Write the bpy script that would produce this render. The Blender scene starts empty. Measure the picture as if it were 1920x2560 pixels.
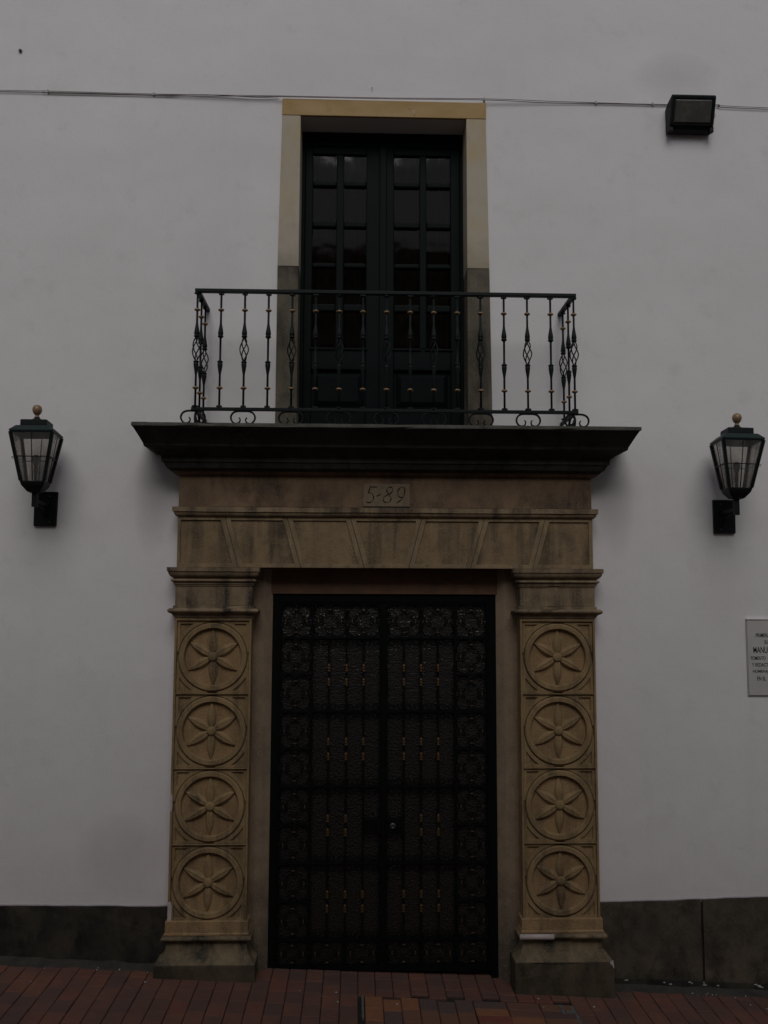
import bpy, bmesh, math, random
from mathutils import Vector, Matrix, noise as mnoise
rnd = random.Random(11)
R = math.radians
S = bpy.context.scene
COL = S.collection

# ------------------------------------------------------------------ camera
EYE = Vector((-0.20848, -6.07420, 2.32132))
yaw, pitch, roll = R(1.79905), R(5.53148), R(0.20305)
fw = Vector((math.sin(yaw)*math.cos(pitch), math.cos(yaw)*math.cos(pitch), math.sin(pitch)))
rt = Vector((math.cos(yaw), -math.sin(yaw), 0)); up = rt.cross(fw)
rt, up = rt*math.cos(roll)+up*math.sin(roll), up*math.cos(roll)-rt*math.sin(roll)
cam = bpy.data.cameras.new('camera'); camo = bpy.data.objects.new('camera', cam); COL.objects.link(camo)
M = Matrix((rt, up, -fw)).transposed().to_4x4(); M.translation = EYE; camo.matrix_world = M
cam.sensor_fit = 'VERTICAL'; cam.sensor_height = 36; cam.sensor_width = 27
cam.lens = 2261.1656/2560*36; cam.clip_start = 0.05; cam.clip_end = 500
S.camera = camo

# ------------------------------------------------------------------ light: overcast daylight in a street
SUN_EL, SUN_AZ = R(44), R(180)          # azimuth the light comes from, clockwise from +y
w = bpy.data.worlds.new("World"); S.world = w; w.use_nodes = True
nt = w.node_tree; nt.nodes.clear()
sky = nt.nodes.new('ShaderNodeTexSky'); sky.sky_type = 'NISHITA'; sky.sun_disc = False
sky.sun_elevation = SUN_EL; sky.sun_rotation = SUN_AZ; sky.dust_density = 4; sky.air_density = 1.0; sky.altitude = 2600
hs = nt.nodes.new('ShaderNodeHueSaturation'); hs.inputs['Saturation'].default_value = 0.34
bg = nt.nodes.new('ShaderNodeBackground'); bg.inputs['Strength'].default_value = 0.085
wo = nt.nodes.new('ShaderNodeOutputWorld')
nt.links.new(sky.outputs[0], hs.inputs['Color']); nt.links.new(hs.outputs[0], bg.inputs['Color']); nt.links.new(bg.outputs[0], wo.inputs['Surface'])
sl = bpy.data.lights.new('sun', 'SUN'); sl.energy = 1.0; sl.angle = R(34); sl.color = (1.0, 0.975, 0.955)
so = bpy.data.objects.new('sun', sl); COL.objects.link(so)
sd = Vector((math.sin(SUN_AZ)*math.cos(SUN_EL), math.cos(SUN_AZ)*math.cos(SUN_EL), math.sin(SUN_EL)))
so.rotation_euler = sd.to_track_quat('Z', 'Y').to_euler(); so.location = (0, -4, 12)
S.view_settings.view_transform = 'Standard'; S.view_settings.look = 'None'
S.view_settings.gamma = 1; S.view_settings.use_curve_mapping = False
S.view_settings.exposure = -0.2

# ------------------------------------------------------------------ materials
def lnk(t, a, b): t.links.new(a, b)
def base_mat(name, rough=.7, spec=.3, metal=0):
    m = bpy.data.materials.new(name); m.use_nodes = True
    b = m.node_tree.nodes['Principled BSDF']
    b.inputs['Roughness'].default_value = rough; b.inputs['Specular IOR Level'].default_value = spec; b.inputs['Metallic'].default_value = metal
    return m, m.node_tree, b
def pos(t, scale=(1, 1, 1), local=False):
    mp = t.nodes.new('ShaderNodeMapping'); mp.inputs['Scale'].default_value = scale
    if local:
        g = t.nodes.new('ShaderNodeTexCoord'); lnk(t, g.outputs['Object'], mp.inputs['Vector'])
    else:
        g = t.nodes.new('ShaderNodeNewGeometry'); lnk(t, g.outputs['Position'], mp.inputs['Vector'])
    return mp.outputs['Vector']
def noise(t, vec, scale, detail=4, rough=.55, dist=0):
    n = t.nodes.new('ShaderNodeTexNoise'); n.inputs['Scale'].default_value = scale
    n.inputs['Detail'].default_value = detail; n.inputs['Roughness'].default_value = rough; n.inputs['Distortion'].default_value = dist
    lnk(t, vec, n.inputs['Vector']); return n.outputs['Fac']
def ramp(t, fac, stops):
    r = t.nodes.new('ShaderNodeValToRGB'); e = r.color_ramp.elements
    while len(e) < len(stops): e.new(.5)
    for i, (p, c) in enumerate(stops):
        e[i].position = p; e[i].color = (*c, 1) if len(c) == 3 else c
    lnk(t, fac, r.inputs['Fac']); return r.outputs['Color']
def mask(t, fac, a, b):
    m = t.nodes.new('ShaderNodeMapRange'); m.inputs['From Min'].default_value = a; m.inputs['From Max'].default_value = b
    m.clamp = True; lnk(t, fac, m.inputs['Value']); return m.outputs['Result']
def mix(t, fac, a, b, mode='MIX'):
    m = t.nodes.new('ShaderNodeMix'); m.data_type = 'RGBA'; m.blend_type = mode
    for s, v in ((m.inputs['Factor'], fac), (m.inputs[6], a), (m.inputs[7], b)):
        if isinstance(v, (int, float)): s.default_value = v
        elif isinstance(v, tuple): s.default_value = (*v, 1)
        else: lnk(t, v, s)
    return m.outputs[2]
def math_(t, op, a, b):
    m = t.nodes.new('ShaderNodeMath'); m.operation = op
    for s, v in ((m.inputs[0], a), (m.inputs[1], b)):
        if isinstance(v, (int, float)): s.default_value = v
        else: lnk(t, v, s)
    return m.outputs[0]
def bump(t, b, h, strength, dist, prev=None):
    n = t.nodes.new('ShaderNodeBump'); n.inputs['Strength'].default_value = strength; n.inputs['Distance'].default_value = dist
    lnk(t, h, n.inputs['Height'])
    if prev is not None: lnk(t, prev, n.inputs['Normal'])
    lnk(t, n.outputs[0], b.inputs['Normal']); return n.outputs[0]
def sep(t):
    g = t.nodes.new('ShaderNodeNewGeometry'); s = t.nodes.new('ShaderNodeSeparateXYZ'); lnk(t, g.outputs['Position'], s.inputs[0]); return s.outputs

def stone(name, light, mid, dark, amt=.5, streak=(7, 7, .9), stip=0, rough=.85, splash=0):
    """weathered sandstone: two tones, run-off streaks, fine grain"""
    m, t, b = base_mat(name, rough, .2)
    p = pos(t); n1 = noise(t, p, 2.3, 5, .6)
    c = mix(t, mask(t, n1, .36, .66), mid, light)
    n3 = noise(t, p, 14, 4, .65); c = mix(t, mask(t, n3, .45, .8), c, tuple(x*.78 for x in mid))
    st = noise(t, pos(t, streak), 1.6, 6, .62, .25); st2 = noise(t, p, 3.1, 4, .6)
    f = math_(t, 'MULTIPLY', mask(t, st, .43, .64), mask(t, st2, .3, .6))
    c = mix(t, math_(t, 'MULTIPLY', f, amt), c, dark)
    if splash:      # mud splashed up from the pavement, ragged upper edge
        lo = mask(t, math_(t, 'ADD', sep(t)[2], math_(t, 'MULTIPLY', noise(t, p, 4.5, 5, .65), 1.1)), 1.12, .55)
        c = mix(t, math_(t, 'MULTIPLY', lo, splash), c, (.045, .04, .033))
    n4 = noise(t, p, 90, 3, .6); c = mix(t, mask(t, n4, .55, .85), c, tuple(min(1, x*1.25) for x in light))
    lnk(t, c, b.inputs['Base Color'])
    h = noise(t, p, 160 if not stip else 95, 3, .6)
    q = bump(t, b, h, .35 if not stip else .9, .003 if not stip else .006)
    bump(t, b, noise(t, p, 9, 4, .6), .3, .01, q)
    return m
def paint(name, c, c2, rough=.45, spec=.4, scale=18, metal=0, bstr=.15):
    m, t, b = base_mat(name, rough, spec, metal)
    p = pos(t, local=True); n = noise(t, p, scale, 5, .65)
    lnk(t, mix(t, mask(t, n, .4, .72), c, c2), b.inputs['Base Color'])
    r = t.nodes.new('ShaderNodeMapRange'); r.inputs['To Min'].default_value = rough*.8; r.inputs['To Max'].default_value = min(1, rough*1.3)
    lnk(t, n, r.inputs['Value']); lnk(t, r.outputs[0], b.inputs['Roughness'])
    bump(t, b, noise(t, p, scale*5, 3, .6), bstr, .002)
    return m

def plaster_mat():
    m, t, b = base_mat('white_plaster', .9, .15)
    p = pos(t); X = sep(t)
    c = mix(t, mask(t, noise(t, p, .7, 5, .6), .35, .7), (.725, .695, .69), (.78, .752, .748))
    c = mix(t, mask(t, noise(t, p, 5, 5, .7), .58, .8), c, (.66, .635, .625))
    # vertical run-off marks
    st = noise(t, pos(t, (3.2, 1, .22)), 1.5, 5, .6, .1)
    c = mix(t, math_(t, 'MULTIPLY', mask(t, st, .58, .82), .13), c, (.55, .52, .51))
    # splash dirt low on the wall, broken up by noise
    lowm = mask(t, math_(t, 'ADD', X[2], math_(t, 'MULTIPLY', noise(t, p, 3.2, 5, .65), 1.3)), 1.75, .85)
    c = mix(t, math_(t, 'MULTIPLY', lowm, .22), c, (.5, .44, .42))
    # patch of newer paint high above the window
    def band(v, a, bb, soft): return math_(t, 'MULTIPLY', mask(t, v, a-soft, a+soft), mask(t, v, bb+soft, bb-soft))
    pz = math_(t, 'ADD', X[2], math_(t, 'MULTIPLY', X[0], .012)); pt = math_(t, 'MULTIPLY', band(X[0], -.84, .86, .012), band(pz, 5.97, 6.25, .012))
    c = mix(t, math_(t, 'MULTIPLY', pt, .35), c, (.68, .665, .66))
    # soot above the flood lamp and subtle shading beside the balcony, painted into the colour
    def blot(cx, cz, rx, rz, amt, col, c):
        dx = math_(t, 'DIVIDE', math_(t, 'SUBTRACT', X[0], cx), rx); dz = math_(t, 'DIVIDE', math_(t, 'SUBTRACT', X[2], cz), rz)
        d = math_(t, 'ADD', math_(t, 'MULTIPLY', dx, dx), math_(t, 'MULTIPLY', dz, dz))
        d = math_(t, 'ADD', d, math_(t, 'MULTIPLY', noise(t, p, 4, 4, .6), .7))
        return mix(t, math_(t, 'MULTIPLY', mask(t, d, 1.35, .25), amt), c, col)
    c = blot(2.12, 6.12, .34, .22, .35, (.42, .40, .40), c)
    c = blot(-1.25, 4.62, .32, .38, .22, (.5, .49, .49), c)
    c = blot(-1.75, .62, .32, .3, .35, (.42, .36, .35), c)
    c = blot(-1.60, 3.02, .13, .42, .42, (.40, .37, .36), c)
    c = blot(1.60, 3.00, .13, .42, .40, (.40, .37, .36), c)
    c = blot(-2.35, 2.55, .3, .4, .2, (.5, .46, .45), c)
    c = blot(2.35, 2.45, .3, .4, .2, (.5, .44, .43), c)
    c = mix(t, math_(t, 'MULTIPLY', mask(t, noise(t, p, 115, 2, .7), .35, .75), .16), c, (.62, .595, .59))
    c = mix(t, math_(t, 'MULTIPLY', mask(t, noise(t, p, 26, 5, .7), .54, .8), .22), c, (.58, .555, .55))
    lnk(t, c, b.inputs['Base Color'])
    q = bump(t, b, noise(t, p, 150, 3, .6), .4, .003)
    q = bump(t, b, noise(t, pos(t, (1, 1, .6)), 7, 4, .55), .25, .008, q)
    q = bump(t, b, noise(t, pos(t, (1, 1, 1.3)), 3.2, 4, .5), .2, .02, q)
    bump(t, b, noise(t, p, 1.3, 2, .5), .5, .04, q)
    return m
PLASTER = plaster_mat()
STONE = stone('sandstone', (.325, .222, .112), (.245, .165, .082), (.05, .041, .031), .8)
STONE_F = stone('sandstone_stippled', (.36, .235, .12), (.275, .175, .085), (.075, .058, .045), .55, stip=1)
STONE_LF = stone('sandstone_lintel_field', (.29, .205, .115), (.20, .14, .078), (.038, .032, .027), .85, streak=(5, 5, .4), stip=1)
STONE_VS = stone('sandstone_voussoir', (.31, .225, .13), (.23, .165, .095), (.05, .042, .035), .8, streak=(5, 5, .5))
STONE_HEAD_SHADE = stone('sandstone_door_head_shaded', (.165, .092, .055), (.125, .07, .042), (.07, .05, .04), .5)  # reddish stone, darkened to paint in the shade under the entablature
STONE_BLK = stone('sandstone_base_block', (.115, .088, .055), (.06, .049, .033), (.018, .017, .014), .9, streak=(5, 5, 1.6))
FASCIA = stone('slab_edge_stone', (.135, .128, .108), (.10, .095, .082), (.035, .034, .03), .8, streak=(4, 4, 2))
STONE_HI = stone('sandstone_weathered', (.28, .205, .125), (.20, .145, .088), (.032, .028, .026), 1.0, streak=(6, 6, .5))
STONE_FRZ = stone('sandstone_frieze', (.235, .155, .095), (.175, .115, .07), (.045, .036, .03), .95, streak=(3.2, 3.2, 1.8))
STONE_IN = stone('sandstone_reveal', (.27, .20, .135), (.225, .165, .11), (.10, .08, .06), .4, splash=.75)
STONE_BASE = stone('sandstone_base', (.22, .165, .10), (.145, .11, .068), (.028, .03, .024), .95, streak=(5, 5, 1.6))
BLACK_ST = stone('blackened_stone', (.062, .06, .052), (.036, .035, .032), (.012, .012, .012), .8)
PLINTH_M = stone('plinth_stone', (.115, .092, .064), (.055, .048, .036), (.011, .011, .010), 1.0, streak=(3.5, 3.5, 2.2))
PLINTH_D = stone('plinth_render_dark', (.06, .05, .038), (.034, .030, .024), (.010, .010, .009), 1.0, streak=(3.5, 3.5, 2.2))

def jamb_mat():
    m, t, b = base_mat('yellow_sandstone', .85, .2)
    p = pos(t); X = sep(t)
    c = mix(t, mask(t, noise(t, p, 1.8, 4, .6), .42, .66), (.47, .415, .33), (.47, .365, .205))
    c = mix(t, mask(t, noise(t, pos(t, (1, 1, .5)), 6, 5, .65, .4), .5, .75), c, (.40, .335, .24))
    c = mix(t, mask(t, noise(t, p, 70, 3, .6), .55, .85), c, (.5, .44, .34))
    so_ = mask(t, math_(t, 'ADD', X[2], math_(t, 'MULTIPLY', noise(t, p, 6, 5, .65), .5)), 5.18, 4.72)
    c = mix(t, math_(t, 'MULTIPLY', so_, .8), c, (.19, .168, .125))
    lnk(t, c, b.inputs['Base Color']); bump(t, b, noise(t, p, 140, 3, .6), .3, .003)
    return m
JAMB = jamb_mat()
def head_mat():
    m, t, b = base_mat('ochre_lintel_stone', .85, .2)
    p = pos(t)
    c = mix(t, mask(t, noise(t, pos(t, (1, 1, 2)), 2.2, 5, .6, .3), .38, .66), (.40, .27, .115), (.47, .33, .17))
    c = mix(t, mask(t, noise(t, p, 9, 4, .6), .55, .8), c, (.36, .235, .095))
    lnk(t, c, b.inputs['Base Color']); bump(t, b, noise(t, p, 140, 3, .6), .3, .003)
    return m
HEAD = head_mat()
JAMB_D = stone('grey_stained_stone', (.185, .158, .112), (.105, .093, .07), (.028, .026, .023), 1.0, streak=(4, 4, .9))
WHITE_PAINT = paint('white_paint_smear', (.42, .36, .33), (.55, .48, .45), .8, .2, 25)
CHALK = paint('paint_flake', (.5, .5, .48), (.36, .36, .35), .8, .2, 25)
GREEN = paint('dark_green_door_paint', (.0032, .0062, .0060), (.0050, .0090, .0086), .5, .08, 9)
IRON = paint('black_iron_paint', (.007, .0095, .010), (.013, .017, .017), .5, .16, 30)
GATE_M = paint('black_gate_paint', (.003, .0036, .0037), (.006, .0066, .0066), .55, .06, 30)
LAMP_M = paint('black_lamp_paint', (.005, .0065, .007), (.010, .0125, .0125), .5, .18, 30)
LAMP_G = paint('green_black_lamp_paint', (.012, .024, .022), (.02, .034, .031), .5, .22, 30)
BRASS = paint('brass', (.15, .082, .033), (.085, .048, .022), .48, .5, 40, .85)
BRASS_D = paint('tarnished_brass', (.15, .10, .055), (.09, .06, .036), .5, .4, 40, .5)
FIN_G = paint('gilded_ball', (.30, .20, .115), (.20, .13, .075), .45, .4, 30, .4)
RUST = paint('rusty_ring', (.03, .02, .012), (.02, .013, .009), .6, .3, 40)
COPPER = paint('aged_brass_knob', (.34, .22, .11), (.22, .14, .075), .45, .5, 40, .5)
STEEL = paint('dull_steel', (.12, .11, .10), (.07, .065, .06), .4, .5, 40, .8)
WIRE = paint('cable_sheath', (.10, .07, .065), (.24, .19, .18), .6, .3, 6)
MORTAR = paint('mortar_fillet', (.06, .053, .045), (.036, .032, .028), .9, .1, 14, 0, .6)
BED = paint('dark_joint_sand', (.022, .02, .018), (.04, .036, .032), .95, .1, 20, 0, .6)
CONC = paint('grey_concrete_edge', (.13, .135, .13), (.075, .077, .074), .9, .1, 30, 0, .5)
CURT = paint('brown_curtain_cloth', (.055, .042, .037), (.04, .033, .029), .95, .05, 8)
ROOM = paint('dim_room_wall', (.07, .06, .05), (.05, .045, .04), .9, .1, 3)
INK = paint('black_lettering', (.012, .012, .012), (.02, .02, .02), .7, .2, 40)
TILE = stone('number_tile_stone', (.225, .17, .11), (.185, .14, .09), (.10, .085, .07), .4, rough=.6)
MARBLE = paint('pale_marble', (.46, .445, .42), (.52, .50, .475), .5, .3, 5, 0, .05)
BULB = paint('frosted_bulb', (.20, .195, .185), (.15, .145, .14), .35, .4, 20)
SOCK = paint('bulb_socket', (.12, .07, .06), (.08, .05, .045), .5, .3, 20)
OPP = paint('opposite_cream_plaster', (.34, .30, .24), (.29, .255, .2), .9, .1, 1.2, 0, 0)
ADDED_BAND = paint('opposite_added_white_band', (.72, .70, .66), (.66, .64, .6), .9, .1, 1.2, 0, 0)
ROOFT = paint('clay_roof_tile', (.16, .085, .055), (.10, .06, .045), .9, .1, 6)

def glass(name, tint, refl, rough=.03, dirt=.0):
    m = bpy.data.materials.new(name); m.use_nodes = True; t = m.node_tree; t.nodes.clear()
    o = t.nodes.new('ShaderNodeOutputMaterial'); tr = t.nodes.new('ShaderNodeBsdfTransparent'); tr.inputs[0].default_value = (*tint, 1)
    gl = t.nodes.new('ShaderNodeBsdfGlossy'); gl.inputs['Roughness'].default_value = rough; gl.inputs['Color'].default_value = (1, 1, 1, 1)
    lw = t.nodes.new('ShaderNodeFresnel'); lw.inputs['IOR'].default_value = 1.5
    f = math_(t, 'MULTIPLY', lw.outputs[0], refl)
    nb = t.nodes.new('ShaderNodeBump'); nb.inputs['Strength'].default_value = .12; nb.inputs['Distance'].default_value = .02
    lnk(t, noise(t, pos(t), 3.5, 2, .5), nb.inputs['Height']); lnk(t, nb.outputs[0], gl.inputs['Normal'])
    mx = t.nodes.new('ShaderNodeMixShader'); lnk(t, f, mx.inputs[0]); lnk(t, tr.outputs[0], mx.inputs[1]); lnk(t, gl.outputs[0], mx.inputs[2])
    out = mx.outputs[0]
    if dirt:
        df = t.nodes.new('ShaderNodeBsdfDiffuse'); df.inputs[0].default_value = (.42, .40, .37, 1)
        m2 = t.nodes.new('ShaderNodeMixShader'); lnk(t, math_(t, 'MULTIPLY', mask(t, noise(t, pos(t, local=True), 9, 4, .6), .2, .8), dirt), m2.inputs[0])
        lnk(t, out, m2.inputs[1]); lnk(t, df.outputs[0], m2.inputs[2]); out = m2.outputs[0]
    lnk(t, out, o.inputs['Surface']); return m
PANE = glass('window_glass', (.62, .6, .58), .30, .05)
LAMPGL = glass('dusty_lamp_glass', (.90, .89, .87), .7, .05, .14)
def hammered():
    m, t, b = base_mat('hammered_glass', .24, 1.0)
    p = pos(t)
    b.inputs['Base Color'].default_value = (.0072, .0065, .0057, 1)
    v = t.nodes.new('ShaderNodeTexVoronoi'); v.feature = 'SMOOTH_F1'; v.inputs['Scale'].default_value = 92; v.inputs['Smoothness'].default_value = .6
    wv = t.nodes.new('ShaderNodeVectorMath'); wv.operation = 'ADD'
    nz = t.nodes.new('ShaderNodeTexNoise'); nz.inputs['Scale'].default_value = 30; sc = t.nodes.new('ShaderNodeVectorMath'); sc.operation = 'SCALE'; sc.inputs['Scale'].default_value = .02
    lnk(t, p, nz.inputs['Vector']); lnk(t, nz.outputs['Color'], sc.inputs[0]); lnk(t, p, wv.inputs[0]); lnk(t, sc.outputs[0], wv.inputs[1]); lnk(t, wv.outputs[0], v.inputs['Vector'])
    bump(t, b, v.outputs['Distance'], .42, .0085)
    return m
HAMMER = hammered()
LENS = paint('prismatic_lamp_lens', (.065, .06, .052), (.10, .092, .08), .25, .5, 12)
def brick_mat(name, attr):
    m, t, b = base_mat(name, .85, .18)
    if attr:
        a = t.nodes.new('ShaderNodeVertexColor'); a.layer_name = 'tint'; f = a.outputs['Color']
        s = t.nodes.new('ShaderNodeSeparateColor'); lnk(t, f, s.inputs[0]); f = s.outputs[0]
    else:
        oi = t.nodes.new('ShaderNodeObjectInfo'); f = oi.outputs['Random']
    c = ramp(t, f, [(0, (.105, .060, .050)), (.2, (.125, .065, .051)), (.42, (.145, .069, .050)), (.62, (.158, .071, .050)), (.85, (.175, .076, .050)), (1, (.155, .060, .045))])
    p = pos(t)
    c = mix(t, mask(t, noise(t, p, 26, 5, .65), .5, .8), c, (.085, .06, .052))
    c = mix(t, math_(t, 'MULTIPLY', mask(t, noise(t, p, 2.2, 5, .65), .42, .68), .65), c, (.07, .048, .043))
    lnk(t, c, b.inputs['Base Color']); bump(t, b, noise(t, p, 70, 4, .65), .45, .004)
    return m
BRICK = brick_mat('fired_brick', False); BRICK_A = brick_mat('fired_brick_far', True)
BR_OR = []
for nm, a, bb in (('orange_brick', (.235, .10, .052), (.185, .082, .048)), ('red_brick', (.185, .06, .045), (.15, .056, .045)), ('grey_brick', (.095, .064, .056), (.12, .072, .06)), ('brown_brick', (.16, .08, .052), (.135, .07, .05))):
    m, t, b = base_mat(nm, .85, .18); p = pos(t)
    lnk(t, mix(t, mask(t, noise(t, p, 22, 5, .65), .42, .72), a, bb), b.inputs['Base Color']); bump(t, b, noise(t, p, 70, 4, .65), .45, .004); BR_OR.append(m)
def street_mat():
    m, t, b = base_mat('street_paving', .85, .15)
    bt = t.nodes.new('ShaderNodeTexBrick'); bt.inputs['Color1'].default_value = (.15, .065, .048, 1); bt.inputs['Color2'].default_value = (.10, .055, .047, 1); bt.inputs['Mortar'].default_value = (.03, .027, .024, 1)
    bt.inputs['Scale'].default_value = 1; bt.inputs['Brick Width'].default_value = .21; bt.inputs['Row Height'].default_value = .105; bt.inputs['Mortar Size'].default_value = .004
    lnk(t, pos(t), bt.inputs['Vector']); lnk(t, bt.outputs['Color'], b.inputs['Base Color']); return m
STREET = street_mat()

# ------------------------------------------------------------------ mesh helpers
WL = {}
def put(name, bm, mat, parent=None, loc=(0, 0, 0), rot=None, bevel=0, smooth=None):
    if isinstance(bm, bpy.types.Mesh): me = bm
    else:
        bmesh.ops.recalc_face_normals(bm, faces=bm.faces[:]) if bm.faces else None
        me = bpy.data.meshes.new(name); bm.to_mesh(me); bm.free(); me.materials.append(mat)
    o = bpy.data.objects.new(name, me); COL.objects.link(o)
    L = Vector(loc); WL[o.name] = L
    if parent is not None:
        o.parent = parent; L = L - WL[parent.name]
    o.location = L
    if rot: o.rotation_euler = rot
    if bevel:
        md = o.modifiers.new('bevel', 'BEVEL'); md.width = bevel; md.segments = 2; md.limit_method = 'ANGLE'; md.angle_limit = R(35)
    return o
def empty(name, loc=(0, 0, 0)):
    o = bpy.data.objects.new(name, None); COL.objects.link(o); o.location = loc; WL[o.name] = Vector(loc); return o
def tag(o, label, cat, group=None):
    o['label'] = label; o['category'] = cat
    if group: o['group'] = group
    return o
def kind(o, k): o['kind'] = k; return o
def NB(): return bmesh.new()
def box(bm, x0, x1, y0, y1, z0, z1):
    v = [bm.verts.new((x, y, z)) for x in (x0, x1) for y in (y0, y1) for z in (z0, z1)]
    for f in ((0, 1, 3, 2), (4, 6, 7, 5), (0, 4, 5, 1), (2, 3, 7, 6), (0, 2, 6, 4), (1, 5, 7, 3)): bm.faces.new([v[i] for i in f])
    return v
def hexa(bm, a, b):
    """solid between two quads"""
    va = [bm.verts.new(p) for p in a]; vb = [bm.verts.new(p) for p in b]
    bm.faces.new(va); bm.faces.new(vb[::-1])
    n = len(va)
    for i in range(n): bm.faces.new((va[i], va[(i+1) % n], vb[(i+1) % n], vb[i]))
def prism(bm, poly, y0, y1):
    hexa(bm, [(x, y0, z) for x, z in poly], [(x, y1, z) for x, z in poly])
def loft(bm, rings, cap=True, smooth=False):
    vs = [[bm.verts.new(p) for p in r] for r in rings]; n = len(vs[0])
    for a, b in zip(vs, vs[1:]):
        for i in range(n):
            f = bm.faces.new((a[i], a[(i+1) % n], b[(i+1) % n], b[i])); f.smooth = smooth
    if cap: bm.faces.new(vs[0][::-1]); bm.faces.new(vs[-1])
def lathe(bm, prof, c=(0, 0, 0), n=10, smooth=True, axis='z'):
    rings = []
    for r, h in prof:
        ring = []
        for k in range(n):
            a = 2*math.pi*k/n
            if axis == 'z': ring.append((c[0]+r*math.cos(a), c[1]+r*math.sin(a), c[2]+h))
            else: ring.append((c[0]+r*math.cos(a), c[1]-h, c[2]+r*math.sin(a)))
        rings.append(ring)
    loft(bm, rings, True, smooth)
def tube(bm, pts, r, n=6, sy=1):
    pts = [Vector(p) for p in pts]; rings = []; nrm = None
    for i, p in enumerate(pts):
        tng = (pts[min(i+1, len(pts)-1)]-pts[max(i-1, 0)]).normalized()
        if nrm is None:
            a = Vector((0, 1, 0)) if abs(tng.y) < .8 else Vector((1, 0, 0)); nrm = (a-tng*a.dot(tng)).normalized()
        else:
            nrm = (nrm-tng*nrm.dot(tng)).normalized()
        bi = tng.cross(nrm); rr = r[i] if isinstance(r, (list, tuple)) else r
        rings.append([p+(nrm*math.cos(2*math.pi*k/n)*sy+bi*math.sin(2*math.pi*k/n))*rr for k in range(n)])
    loft(bm, rings, True, True)
def smooth_path(p, sub=4):
    p = [Vector(q) for q in p]; out = []
    for i in range(len(p)-1):
        a, b, c, d = p[max(i-1, 0)], p[i], p[i+1], p[min(i+2, len(p)-1)]
        for k in range(sub):
            u = k/sub; out.append(.5*((2*b)+(c-a)*u+(2*a-5*b+4*c-d)*u*u+(3*b-a-3*c+d)*u**3))
    out.append(p[-1]); return out
def mitre(bm, prof, xl, xr, yf, yb):
    """moulding that runs round a projecting block: profile (px, py, z)"""
    loft(bm, [[(xl-px, yb, z), (xl-px, yf-py, z), (xr+px, yf-py, z), (xr+px, yb, z)] for px, py, z in prof])
def worn(bm, amp=.0014, seed=0, step=.12, chips=.0):
    """break long edges into short ones and wobble them a little, as on hand-cut stone"""
    es = [e for e in bm.edges if e.calc_length() > step*1.8]
    if es:
        n = int(max(e.calc_length() for e in es)/step)
        bmesh.ops.subdivide_edges(bm, edges=es, cuts=min(n, 26), use_grid_fill=False)
    rr = random.Random(seed)
    for v in bm.verts:
        q = mnoise.noise_vector(v.co*4.3+Vector((seed*7.1, 0, 0)))*amp+mnoise.noise_vector(v.co*23+Vector((0, seed*3.3, 0)))*amp*.8
        if chips and rr.random() < chips: q += Vector((0, rr.uniform(.004, .010), rr.uniform(-.004, 0)))
        v.co += q
    return bm
def arc(p0, p1, bulge, n=5):
    """curved profile step from p0 to p1 (p, z); bulge>0 convex outwards"""
    (a, z0), (b, z1) = p0, p1; out = []
    L = math.hypot(b-a, z1-z0); nx, nz = (z1-z0)/L, -(b-a)/L
    for i in range(n+1):
        u = i/n; s = math.sin(math.pi*u)*bulge; out.append((a+(b-a)*u+nx*s, z0+(z1-z0)*u+nz*s))
    return out
def sq(pr): return [(p, p, z) for p, z in pr]

# ------------------------------------------------------------------ ground
WY = .13
def g(x): return -.1365-.05*x
def sheet(name, x0, x1, y0, y1, dz, mat, nx=2):
    bm = NB(); xs = [x0+(x1-x0)*i/nx for i in range(nx+1)]
    a = [bm.verts.new((x, y0, g(x)+dz)) for x in xs]; b = [bm.verts.new((x, y1, g(x)+dz)) for x in xs]
    for i in range(nx): bm.faces.new((a[i], a[i+1], b[i+1], b[i]))
    return kind(put(name, bm, mat), 'structure')
street = sheet('street', -120, 120, -200, 60, -.022, STREET)
pave = sheet('pavement', -6, 6, -3.2, .34, -.016, BED)
HX0, HX1, HY = -.165, 1.165, -.185          # re-laid rectangle in front of the door
def brick_bm(lx, ly):
    bm = NB(); c = .004; h = .05
    loft(bm, [[(sx*lx/2, sy*ly/2, -h) for sx, sy in ((-1, -1), (1, -1), (1, 1), (-1, 1))],
              [(sx*lx/2, sy*ly/2, -c) for sx, sy in ((-1, -1), (1, -1), (1, 1), (-1, 1))],
              [(sx*(lx/2-c), sy*(ly/2-c), 0) for sx, sy in ((-1, -1), (1, -1), (1, 1), (-1, 1))]])
    return bm
PX, PY = .1115, .162
def mk(lx, ly, mat, nm='brick'):
    bm = brick_bm(lx, ly); bmesh.ops.recalc_face_normals(bm, faces=bm.faces[:]); me = bpy.data.meshes.new(nm); bm.to_mesh(me); bm.free(); me.materials.append(mat); return me
ME_Y = mk(PX-.0035, PY-.003, BRICK); ME_YH = mk(PX-.0035, PY/2-.003, BRICK)
ME_TINT = [mk(PX-.0035, PY-.003, m) for m in BR_OR]; ME_X = mk(.2025, .098-.004, BRICK); ME_XT = [mk(.2025, .098-.004, m) for m in BR_OR]
cand = []
def incam(x, y):
    d = Vector((x, y, g(x)))-EYE; wz = d.dot(fw)
    u = 960+2261*d.dot(rt)/wz; v = 1280-2261*d.dot(up)/wz
    return -60 < u < 1980 and v < 2640
ncol = 40
for i in range(-ncol, ncol+1):
    x = -.1195+i*PX
    off = rnd.choice((0, .5, .25))*PY
    inh = HX0 < x < HX1+.03
    y = .31-off*.999
    k = 0
    while y > -2.2:
        yc = y-PY/2
        ok = True
        if inh and yc-PY/2 < HY-.012: ok = False
        if yc > .13 and abs(x) > .82: ok = False
        if ok: cand.append((x, yc, 'y', None))
        elif inh and y > HY+.09 and yc < .13: cand.append((x, y-PY/4, 'h', None))
        y -= PY
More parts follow.
